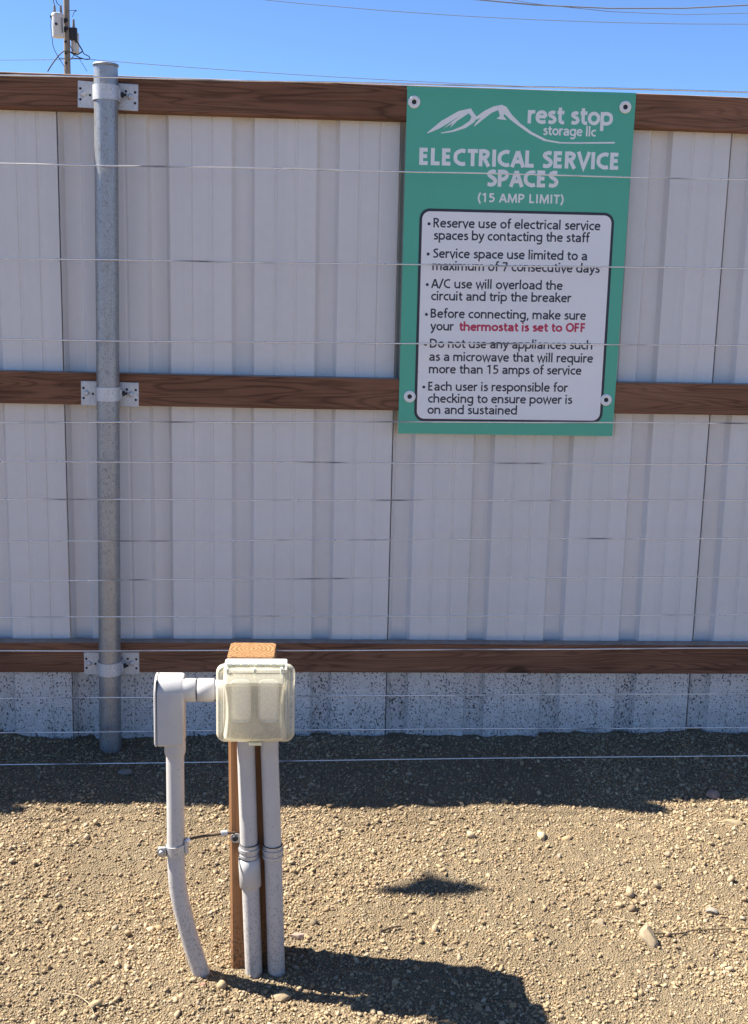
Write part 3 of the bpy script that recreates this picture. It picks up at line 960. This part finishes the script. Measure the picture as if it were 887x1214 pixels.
# bent conduit on the left
m = MB()
pts = [(-.2225, CYP, .440), (-.2226, CYP, .34), (-.2226, CYP, .2517), (-.2222, CYP, .20), (-.2208, CYP, .172), (-.2179, CYP, .1478), (-.2134, CYP, .121), (-.2072, CYP, .095),
       (-.2015, CYP, .069), (-.1947, CYP, .0416), (-.185, CYP - .001, .008), (-.1741, CYP - .002, -.026), (-.155, CYP - .004, -.075)]
m.tube(pts, CR, 28)
c3 = m.build('bent_conduit', MT['pvc'], ped)
# ground clamp round it
m = MB(); n = 26; cz = .2405; cx = -.2226
for tilt in (0,):
    v = []
    for k in range(n):
        a = 2 * math.pi * k / n
        for r_, z_ in ((CR + .0024, -.0095), (CR + .0024, .0095), (CR + .0003, .0095), (CR + .0003, -.0095)):
            x_ = r_ * math.cos(a)
            v.append((cx + x_, CYP + r_ * math.sin(a), cz + z_ + x_ * .16))
    m.add(v, [(k * 4 + j, k * 4 + (j + 1) % 4, ((k + 1) % n) * 4 + (j + 1) % 4, ((k + 1) % n) * 4 + j) for k in range(n) for j in range(4)])
m.box((cx - .0335, CYP - .012, cz - .0125), (cx - .0165, CYP - .004, cz + .0075), .004, 2)
m.box((cx + .0165, CYP - .010, cz - .0075), (cx + .0245, CYP + .003, cz + .0215), .0025, 2)
g = m.build('ground_clamp', MT['conn'], c3)
m = MB(); bx = cx - .0255; bz = cz - .0025
m.tube([(bx, CYP - .0118, bz), (bx, CYP - .0135, bz)], .0088, 18); m.tube([(bx, CYP - .0130, bz), (bx, CYP - .0172, bz), (bx, CYP - .0180, bz)], [.0056, .0054, .003], 10)
m.build('clamp_screw', MT['bolt'], g)
m = MB()
m.tube([(-.2045, CYP - .006, .2575), (-.197, CYP - .006, .2615), (-.188, CYP - .005, .2640), (-.170, CYP - .003, .2665), (-.152, CYP, .2668), (-.136, CYP + .006, .2665), (-.112, CYP + .012, .2655)], .0026, 10)
m.build('ground_wire', MT['copper'], ped)
m = MB(); m.tube([(-.2035, CYP - .006, .2572), (-.195, CYP - .006, .2625)], .0040, 10)
m.build('wire_sleeve', MT['washer'], ped)
m = MB(); m.tube([(-.1385, CYP + .006, .2665), (-.1270, CYP + .010, .2665)], .0056, 12)
m.build('wire_sleeve', MT['conn'], ped)

# conduit body on the left (rounded back, cover seam)
m = MB()
x0, x1, zt, zb = -.2570, -.2035, .5825, .4530
yf, yb = -1.2080, -1.162
prof = [(x0 + .004, zb + .002), (x0 + .0015, zb + .010), (x0, zt - .014), (x0 + .003, zt - .004), (x0 + .010, zt), (x1 - .008, zt), (x1, zt - .006), (x1, zb)]
def rounded_prism(m, prof, y0, y1, e):
    c = Vector((sum(p[0] for p in prof) / len(prof), sum(p[1] for p in prof) / len(prof)))
    rings = []
    for y, sh in ((y0, e), (y0 + e * .3, e * .3), (y0 + e, 0), (y1 - e, 0), (y1 - e * .3, e * .3), (y1, e)):
        ring = []
        for p in prof:
            d = Vector(p) - c
            q = c + Vector((d.x * (1 - sh / max(.01, abs(c.x - x0))), d.y * (1 - sh / .07)))
            ring.append((q.x, y, q.y))
        rings.append(ring)
    n = len(prof); v = [q for r_ in rings for q in r_]
    f = [(i * n + k, i * n + (k + 1) % n, (i + 1) * n + (k + 1) % n, (i + 1) * n + k) for i in range(len(rings) - 1) for k in range(n)]
    f += [tuple(range(n)), tuple((len(rings) - 1) * n + k for k in range(n))]
    m.add(v, f)
def bevel_box(m, lo, hi, bev, seg=3, edges=None, top_slope=0.0):
    b = bmesh.new(); bmesh.ops.create_cube(b, size=1.0)
    lo = Vector(lo); hi = Vector(hi)
    for v in b.verts:
        v.co = Vector([lo[i] + (v.co[i] + .5) * (hi[i] - lo[i]) for i in range(3)])
    bmesh.ops.bevel(b, geom=list(b.edges), offset=bev, segments=seg, profile=.5, affect='EDGES')
    m.bm(b, True)
def autosmooth(o, ang=40):
    me = o.data
    me.polygons.foreach_set('use_smooth', [True] * len(me.polygons))
    b = bmesh.new(); b.from_mesh(me)
    for e in b.edges:
        if len(e.link_faces) == 2 and e.calc_face_angle(0) > R(ang): e.smooth = False
    b.to_mesh(me); b.free()
m = MB()
# main body: top front edge well rounded
pr = []
for k in range(9):
    a = R(180 - 90 * k / 8)                 # round the front top edge, seen from the side
    pr.append((yf + .034 + .034 * math.cos(a), zt - .034 + .034 * math.sin(a)))
side = pr + [(yb - .004, zt), (yb, zt - .004), (yb, zb), (yf + .004, zb), (yf, zb + .004)]
rows = []
for x, ins in ((x0 + .0045, .0035), (x0 + .0050, .0008), (x0 + .0062, 0), (x1 - .006, 0), (x1 - .002, .0015), (x1, .005)):
    cy_ = (yf + yb) / 2; cz_ = (zt + zb) / 2
    rows.append([(x, y + (ins if y < cy_ else -ins), z + (ins if z < cz_ else -ins)) for y, z in side])
n = len(side); v = [q for r_ in rows for q in r_]
m.add(v, [(i * n + k, i * n + (k + 1) % n, (i + 1) * n + (k + 1) % n, (i + 1) * n + k) for i in range(len(rows) - 1) for k in range(n)]
      + [tuple(range(n)), tuple((len(rows) - 1) * n + k for k in range(n))])
lb = m.build('conduit_body', MT['pvcclean'], ped); autosmooth(lb, 35)
m = MB()
rows = []
for x, ins in ((x0 - .0012, .004), (x0 - .0004, .0012), (x0 + .0010, 0), (x0 + .0036, 0)):
    rows.append([(x, y + (ins if y < cy_ else -ins), z + (ins - .0004 if z < cz_ else -ins + .0004)) for y, z in side])
v = [q for r_ in rows for q in r_]
m.add(v, [(i * n + k, i * n + (k + 1) % n, (i + 1) * n + (k + 1) % n, (i + 1) * n + k) for i in range(len(rows) - 1) for k in range(n)]
      + [tuple(range(n)), tuple((len(rows) - 1) * n + k for k in range(n))])
o = m.build('body_lid', MT['pvcclean'], lb); autosmooth(o, 35)
m = MB(); m.box((x0 + .0034, yf + .0020, zb + .004), (x0 + .0048, yb - .002, zt - .0045)); m.build('gasket', MT['black'], lb)
# hub under the body
m = MB(); m.tube([(-.2225, CYP, .456), (-.2225, CYP, .4400), (-.2225, CYP, .4330), (-.2225, CYP, .4270)], [.0198, .0198, .0192, .0170], 28)
m.build('hub', MT['pvcclean'], lb)
# horizontal run: hub, gap ring, nipple, into the box
ZR = .5550
m = MB(); m.tube([(-.206, CYP, ZR), (-.2010, CYP, ZR), (-.1830, CYP, ZR), (-.1822, CYP, ZR)], [.0222, .0216, .0216, .0205], 28)
m.build('hub', MT['pvcclean'], lb)
m = MB(); m.tube([(-.1822, CYP, ZR), (-.1795, CYP, ZR)], .0190, 24); m.build('seal_ring', MT['dark'], lb)
m = MB(); m.tube([(-.1800, CYP, ZR), (-.1793, CYP, ZR), (-.1500, CYP, ZR), (-.1494, CYP, ZR)], [.0205, .0216, .0216, .0205], 28)
m.build('coupling', MT['pvcclean'], ped)
m = MB(); m.tube([(-.1496, CYP, ZR), (-.128, CYP, ZR)], .0185, 28); m.build('short_conduit', MT['pvcclean'], ped)

# outlet box
bx0, bx1 = -.1300, -.0150
m = MB(); bevel_box(m, (bx0, -1.2300, .4720), (bx1, -1.1665, .6105), .0035, 2)
obx = m.build('outlet_box', MT['boxw'], ped); autosmooth(obx, 35)
# raised marks on the top of the box
for cxm in (-.104, -.048):
    m = MB()
    pl_ = [(cxm - .019, 0), (cxm - .010, .0075), (cxm + .012, .0085), (cxm + .019, .001), (cxm + .008, -.0075), (cxm - .011, -.0070)]
    for i in range(len(pl_)):
        a, b2 = pl_[i], pl_[(i + 1) % len(pl_)]
        m.tube([(a[0], -1.2000 + a[1], .6107), (b2[0], -1.2000 + b2[1], .6107)], .0007, 6)
    m.tube([(cxm - .004, -1.2065, .6107), (cxm + .004, -1.1935, .6107)], .0007, 6)
    m.build('moulded_mark', MT['pvc'], obx)
# face inside: plate and two receptacles
m = MB(); m.box((bx0 + .004, -1.2325, .476), (bx1 - .004, -1.2303, .606), .001, 1)
face = m.build('face_plate', MT['recdark'], obx)
for cxr in (-.0985, -.0480):
    m = MB(); bevel_box(m, (cxr - .0190, -1.2445, .5150), (cxr + .0190, -1.2328, .5930), .0115, 6)
    rc = m.build('receptacle', MT['recept'], face)
# the domed cover: bead round the edge, sloping top, pillow front with pinched sides
def cover():
    N = 84
    U0, U1, V0, V1 = -.1415, -.0018, .4755, .6215
    W_, H_ = U1 - U0, V1 - V0
    rad = .015
    ss = lambda t: (lambda q: q * q * (3 - 2 * q))(max(0., min(1., t)))
    grid = []
    for j in range(N + 1):
        row = []
        for i in range(N + 1):
            u = U0 + W_ * i / N; v = V0 + H_ * j / N
            # pull the corners in to round them
            cx_ = min(max(u, U0 + rad), U1 - rad); cz_ = min(max(v, V0 + rad), V1 - rad)
            du, dv = u - cx_, v - cz_
            if du and dv:
                mx = max(abs(du), abs(dv)); L = math.hypot(du, dv)
                u = cx_ + du * mx / L; v = cz_ + dv * mx / L
                edge = rad - mx
            else:
                edge = min(u - U0, U1 - u, v - V0, V1 - v)
            t = (v - V0) / H_
            pin = .0055 * math.sin(math.pi * max(0, min(1, (v - .486) / .112)))
            xl = U0 + .0130 + pin; xr = U1 - .0155 - pin
            xc = (u - (U0 + U1) / 2) / (W_ / 2)
            zt_ = .5985 - .0035 * xc * xc; zb_ = .4870 + .0035 * xc * xc - .001
            sx_ = min(u - xl, xr - u); sb = v - zb_; st = zt_ - v
            bead = .0105 * ss(edge / .0035) - .0060 * ss((edge - .0075) / .004)
            dome = .0320 * ss(sx_ / .0075 + .35) * ss(sb / .010 + .45)
            if st < 0:
                dome *= max(0., 1 + st / .0200) ** .9
            else:
                dome += .0026 * (1 - ss(st / .005))
            rim = .0022 * math.exp(-(sx_ / .0020) ** 2) * ss(st / .01 + .5) * ss(sb / .01 + .5)
            d = bead + max(0, dome) + rim
            row.append((u, -1.2335 - d, v))
        grid.append(row)
    v = [q for r_ in grid for q in r_]; k = N + 1
    f = [(j * k + i, j * k + i + 1, (j + 1) * k + i + 1, (j + 1) * k + i) for j in range(N) for i in range(N)]
    m = MB(); m.add(v, f, True)
    o = m.build('cover', MT['cover'], obx, (-.07, -1.2335, .4755))
    sol = o.modifiers.new('thickness', 'SOLIDIFY'); sol.thickness = .0018; sol.offset = 0
    # hinge along the top
    m = MB()
    x = -.1235
    for k in range(8):
        a = x + .0132 * k
        m.tube([(a, -1.2395, .6225), (a + .0118, -1.2395, .6225)], .0034 if k % 2 else .0041, 10)
    m.box((-.1240, -1.2410, .6145), (-.0190, -1.2330, .6205), .001, 1)
    for xx in (-.1215, -.0730, -.0250):
        m.box((xx - .0022, -1.2530, .6000), (xx + .0022, -1.2390, .6195), .001, 1)
    m.build('hinge', MT['clear'], o)
    m = MB(); m.box((-.083, -1.2480, .4715), (-.060, -1.2340, .4775), .0015, 2)
    m.build('latch', MT['clear'], o)
cover()

# ------------------------------------------------------------------ utility pole far behind the fence
PX, PYY = -8.985, 43.6
pole = empty('utility_pole', (PX, PYY, 0), 'weathered utility pole with grey transformers standing far behind the fence', 'utility pole')
m = MB(); m.tube([(PX - .03, PYY, 0), (PX - .012, PYY, 5), (PX - .008, PYY, 9.7), (PX + .022, PYY, 12.1), (PX + .03, PYY, 14.2)], [.150, .138, .126, .118, .105], 16)
sh = m.build('pole_shaft', MT['polewood'], pole)
for z in (9.85, 10.2, 10.62, 11.0, 11.35):
    m = MB(); m.tube([(PX - .02, PYY - .16, z), (PX - .02, PYY - .10, z)], .05, 8)
    m.build('pole_bolt', MT['dark'], sh)
def tank(cx, cy, z0, z1, r, parent, name):
    m = MB(); n = 24; L = []
    for r_, z in ((r * .55, z0 - .03), (r * .93, z0 - .02), (r, z0 + .03), (r, z1 - .06), (r * 1.05, z1 - .055), (r * 1.05, z1 + .005), (r * .92, z1 + .05), (r * .45, z1 + .085)):
        L.append([(cx + r_ * math.cos(2 * math.pi * k / n), cy + r_ * math.sin(2 * math.pi * k / n), z) for k in range(n)])
    v = [q for l in L for q in l]
    m.add(v, [(i * n + k, i * n + (k + 1) % n, (i + 1) * n + (k + 1) % n, (i + 1) * n + k) for i in range(len(L) - 1) for k in range(n)]
          + [tuple(range(n)), tuple((len(L) - 1) * n + k for k in range(n))])
    o = m.build(name, MT['tank'], parent); autosmooth(o, 40); return o
def bushing(x, y, z0, z1, parent):
    m = MB(); pts = []; rs = []; k = 8
    for i in range(k + 1):
        pts.append((x, y, z0 + (z1 - z0) * i / k)); rs.append((.065 if i % 2 else .045) * (1 - .3 * i / k))
    m.tube(pts, rs, 10); return m.build('bushing', MT['porcelain'], parent)
t1 = tank(-9.235, 43.25, 10.74, 11.52, .222, pole, 'transformer')
bushing(-9.345, 43.25, 11.56, 11.86, t1); bushing(-9.12, 43.30, 11.56, 11.88, t1)
for q in ([(-9.25, 43.06, 11.15), (-9.25, 42.98, 11.15)], [(-9.445, 43.2, 11.45), (-9.50, 43.2, 11.45)]):
    m = MB(); m.tube(q, .05, 8); m.build('tank_fitting', MT['dark'], t1)
m = MB(); m.tube([(-9.04, 43.06, 11.4), (-9.035, 43.05, 10.85)], .018, 6); m.build('tank_lead', MT['dark'], t1)
for z in (11.05, 11.35):
    m = MB(); m.box((-9.1, 43.40, z), (-8.9, 43.55, z + .1)); m.build('hanger_bracket', MT['dark'], t1)
t2 = tank(-8.70, 43.75, 10.30, 10.95, .155, pole, 'transformer')
bushing(-8.74, 43.75, 11.2, 11.50, t2)
m = MB(); m.box((-8.86, 43.5, 10.70), (-8.62, 43.7, 11.16), .03, 2); m.box((-8.66, 43.45, 10.62), (-8.57, 43.6, 11.14), .02, 2); m.build('switch_box', MT['dark'], t2)
CAB = [([(-9.6974, 9.50), (-9.4979, 9.80), (-9.2326, 10.1233), (-9.0358, 10.2693), (-8.8436, 10.2452), (-8.5884, 10.1616), (-8.4584, 10.2125), (-8.3663, 10.2931), (-8.4216, 10.3992), (-8.5607, 10.6255)], .024),
       ([(-8.8436, 10.2452), (-8.6, 10.1), (-8.3024, 10.0014), (-8.1088, 10.0082), (-8.1228, 10.1006), (-8.298, 10.1873), (-8.3663, 10.2931)], .018),
       ([(-9.2361, 9.9995), (-8.9, 9.99), (-8.5, 10.0), (-8.1088, 10.0082)], .014),
       ([(-9.50, 11.45), (-9.5235, 11.1586), (-9.5004, 10.8529), (-9.4497, 10.3933), (-9.2674, 10.0294), (-9.0514, 9.6962)], .013),
       ([(-9.3533, 12.3), (-9.28, 12.0), (-9.14, 11.86)], .016), ([(-9.433, 12.3), (-9.40, 12.05), (-9.36, 11.85)], .014),
       ([(-8.7133, 11.50), (-8.6301, 11.6809), (-8.5487, 11.7389), (-8.70, 11.735), (-8.95, 11.72)], .012),
       ([(-8.85, 10.62), (-8.8119, 10.45), (-8.72, 10.28)], .016), ([(-8.62, 10.2), (-8.45, 9.95), (-8.2, 9.55)], .009),
       ([(-8.60, 10.23), (-8.75, 10.05), (-8.85, 9.95)], .016)]
for pts, r in CAB:
    m = MB(); q = cr([(a, b) for a, b in pts], 5) if len(pts) > 2 else [Vector((a, b, 0)) for a, b in pts]
    m.tube([(p.x, 43.38, p.y) for p in q], r, 6); m.build('service_cable', MT['cable'], pole)

def power_line(x0, z0, x1, z1, xa, xb, r, label, y0=43.6, sg=.22):
    m = MB(); pts = []
    a = (z1 - z0) / (x1 - x0)
    for k in range(41):
        x = xa + (xb - xa) * k / 40
        t = (x - x0) / (x1 - x0)
        sag = sg * ((2 * (x - (x0 + x1) / 2) / (x1 - x0)) ** 2 - 1) if abs(x1 - x0) > 1 else 0
        sag = max(-sg, min(7 * sg, sag))
        pts.append((x, y0, z0 + a * (x - x0) + sag + .0))
    m.tube(pts, r, 6)
    o = m.build('power_line', MT['line'], None, (pts[0][0], y0, pts[0][2])); tag(o, label, 'power line', 'power lines crossing the sky')
power_line(-8.18, 10.04, 17.81, 9.72, -8.85, 60, .012, 'lowest power line, running from the pole just above the fence top')
power_line(-11.5, 9.897, -9.24, 9.99, -60, -9.1, .012, 'short power line reaching the pole from the left edge', sg=0)
power_line(-1.03, 12.41, 17.6, 12.26, -60, 60, .012, 'lower of the thin power lines high at the right')
power_line(6.57, 12.76, 17.53, 12.96, -60, 60, .026, 'thickest dark power line along the top edge')
power_line(8.16, 12.78, 17.56, 12.66, -60, 60, .011, 'thin power line between the thick dark one and the lower thin one')

# ------------------------------------------------------------------ single stones, twigs
def rock(x, y, sx, sy, sz, mat, label, rot=0.0, tilt=0.0, seed=0, tx=0.0, lift=.35):
    rg = random.Random(seed + 100)
    b = bmesh.new(); bmesh.ops.create_icosphere(b, subdivisions=3, radius=1.0)
    # cut by random planes for facets
    pl = [(Vector((rg.gauss(0, 1), rg.gauss(0, 1), rg.gauss(0, .8))).normalized(), rg.uniform(.55, .85)) for _ in range(9)]
    for v in b.verts:
        p = v.co.copy()
        for n_, d in pl:
            k = p.dot(n_)
            if k > d: p -= n_ * (k - d)
        p *= 1 + .03 * rg.uniform(-1, 1)
        v.co = Vector((p.x * sx, p.y * sy, p.z * sz))
    bmesh.ops.transform(b, matrix=Matrix.Rotation(tx, 4, 'X') @ Matrix.Rotation(rot, 4, 'Z') @ Matrix.Rotation(tilt, 4, 'Y'), verts=b.verts)
    m = MB(); m.bm(b, False)
    o = m.build('rock', mat, None)
    o.location = (x, y, float(gz(x, y)) + sz * lift)
    autosmooth(o, 28)
    return tag(o, label, 'rock', 'single stones on the gravel')
mr = {k: m_rock(k + ' stone', c) for k, c in dict(tan=(.31, .235, .145), pink=(.33, .235, .19), pale=(.31, .24, .155), grey=(.25, .22, .18), ochre=(.31, .225, .125), red=(.27, .16, .115)).items()}
rock(.720, -1.128, .019, .031, .013, mr['pale'], 'tan wedge shaped stone standing up with a black shadow beside it', .25, -.15, 1, tx=R(36), lift=1.25)
rock(1.104, -.446, .024, .018, .014, mr['pink'], 'pinkish stone at the edge of the fence shadow on the right', .2, 0, 2)
rock(.010, -1.052, .022, .012, .007, mr['pink'], 'flat pinkish stone just right of the pedestal foot', .1, .1, 3)
rock(1.100, -.612, .034, .016, .008, mr['tan'], 'wide flat tan slab near the right edge below the pink stone', -.2, 0, 4)
rock(.881, -.762, .016, .011, .007, mr['pale'], 'flat pale oval stone in the middle of the right hand gravel', .4, 0, 5)
rock(.810, -.906, .013, .011, .010, mr['pale'], 'pale rounded stone above the tan wedge stone', .9, 0, 6)
rock(.707, -.972, .014, .010, .008, mr['tan'], 'light tan pebble up and left of the wedge stone', .3, 0, 7)
rock(.645, -1.046, .011, .010, .008, mr['pale'], 'round cream pebble left of the wedge stone', 1.2, 0, 8)
rock(.897, -1.015, .016, .010, .009, mr['grey'], 'grey stone right of the wedge stone near the dark twig', -.7, .1, 9)
rock(.428, -.773, .017, .010, .005, mr['ochre'], 'flat ochre stone above the isolated dark shadow', -.3, 0, 10)
rock(.349, -.575, .015, .010, .005, mr['tan'], 'small flat tan stone by the edge of the fence shadow in the middle', .2, 0, 11)
rock(-.020, -1.262, .020, .014, .010, mr['tan'], 'rounded tan stone in front of the conduit feet', .3, 0, 12)
rock(-.455, -.270, .022, .013, .009, mr['grey'], 'grey flat stone in the shade near the steel post foot', .1, 0, 13)
rock(-.170, -1.225, .010, .008, .006, mr['red'], 'small reddish stone at the foot of the bent conduit', .4, 0, 14)

def twig(pts, r, mat, label, seed=0):
    rg = random.Random(seed); q = cr(pts, 5)
    P_ = []
    for p in q:
        P_.append((p.x + rg.uniform(-.0004, .0004), p.y + rg.uniform(-.0004, .0004), .004 + max(float(gz(p.x + a, p.y + b)) for a in (-.012, 0, .012) for b in (-.012, 0, .012)) + rg.uniform(0, .0008)))
    m = MB(); m.tube(P_, [r * (1 - .6 * i / len(P_)) for i in range(len(P_))], 6)
    o = m.build('twig', mat, None, P_[0])
    return tag(o, label, 'twig', 'dry twigs on the gravel')
twig([(.735, -1.100), (.79, -1.102), (.84, -1.092), (.90, -1.090), (.99, -1.085)], .0022, MT['twig'], 'long thin dark twig beside the tan wedge stone', 1)
twig([(.675, -1.030), (.70, -1.045), (.73, -1.062), (.765, -1.092)], .0014, MT['straw'], 'pale straw stem leading to the tan wedge stone', 2)
twig([(.180, -1.066), (.200, -1.058), (.224, -1.053)], .0035, MT['twig'], 'short dark twig right of the pedestal foot', 3)
twig([(-.435, -1.255), (-.40, -1.262), (-.375, -1.285), (-.355, -1.325)], .0014, MT['straw'], 'pale bent straw at the lower left', 4)
twig([(-.50, -1.235), (-.46, -1.205), (-.425, -1.180)], .0013, MT['straw'], 'short straight straw at the lower left corner', 5)
twig([(-.70, -.155), (-.665, -.158), (-.64, -.162)], .0012, MT['straw'], 'pale straw lying in the shade by the fence on the left', 6)

# ------------------------------------------------------------------ an unseen birdlike shape, added to cast the small isolated shadow on the gravel
def bird():
    c = Vector((-1.49, -.338, 2.30))
    m = MB(); n = 14
    m.tube([c + Vector((0, q, z_)) for q, z_ in ((-.046, .004), (-.042, .005), (-.036, .006), (-.028, .004), (-.014, 0), (.004, -.002), (.020, 0), (.036, .002), (.044, .002))],
           [.0015, .0050, .0125, .0125, .0200, .0240, .0185, .0090, .0040], n)
    body = m.build('bird', MT['birdbody'], None, c)
    tag(body, 'small dark bird gliding with wings spread above the fence top', 'bird')
    for sgn in (-1, 1):
        m = MB(); v = []; st = ((.010, -.034, .042, 0), (.045, -.034, .030, .004), (.085, -.026, .014, .006), (.120, -.014, .002, .006), (.145, -.008, -.004, .005))
        for x_, a, b, z_ in st:
            for y_, t_ in ((a, 0), ((a + b) / 2, .0022), (b, 0), ((a + b) / 2, -.0022)):
                v.append(tuple(c + Vector((sgn * x_, y_, z_ + t_ + .004))))
        f = [(i * 4 + j, i * 4 + (j + 1) % 4, (i + 1) * 4 + (j + 1) % 4, (i + 1) * 4 + j) for i in range(len(st) - 1) for j in range(4)] + [(0, 1, 2, 3), (16, 17, 18, 19)]
        m.add(v, f); m.build('wing', MT['birdbody'], body)
    m = MB(); v = [tuple(c + Vector(q)) for q in ((-.006, .030, .002), (.006, .030, .002), (.016, .062, .004), (-.016, .062, .004), (-.006, .030, .005), (.006, .030, .005), (.016, .062, .006), (-.016, .062, .006))]
    m.add(v, [(0, 1, 2, 3), (7, 6, 5, 4), (0, 4, 5, 1), (1, 5, 6, 2), (2, 6, 7, 3), (3, 7, 4, 0)]); m.build('tail', MT['birdbody'], body)
bird()
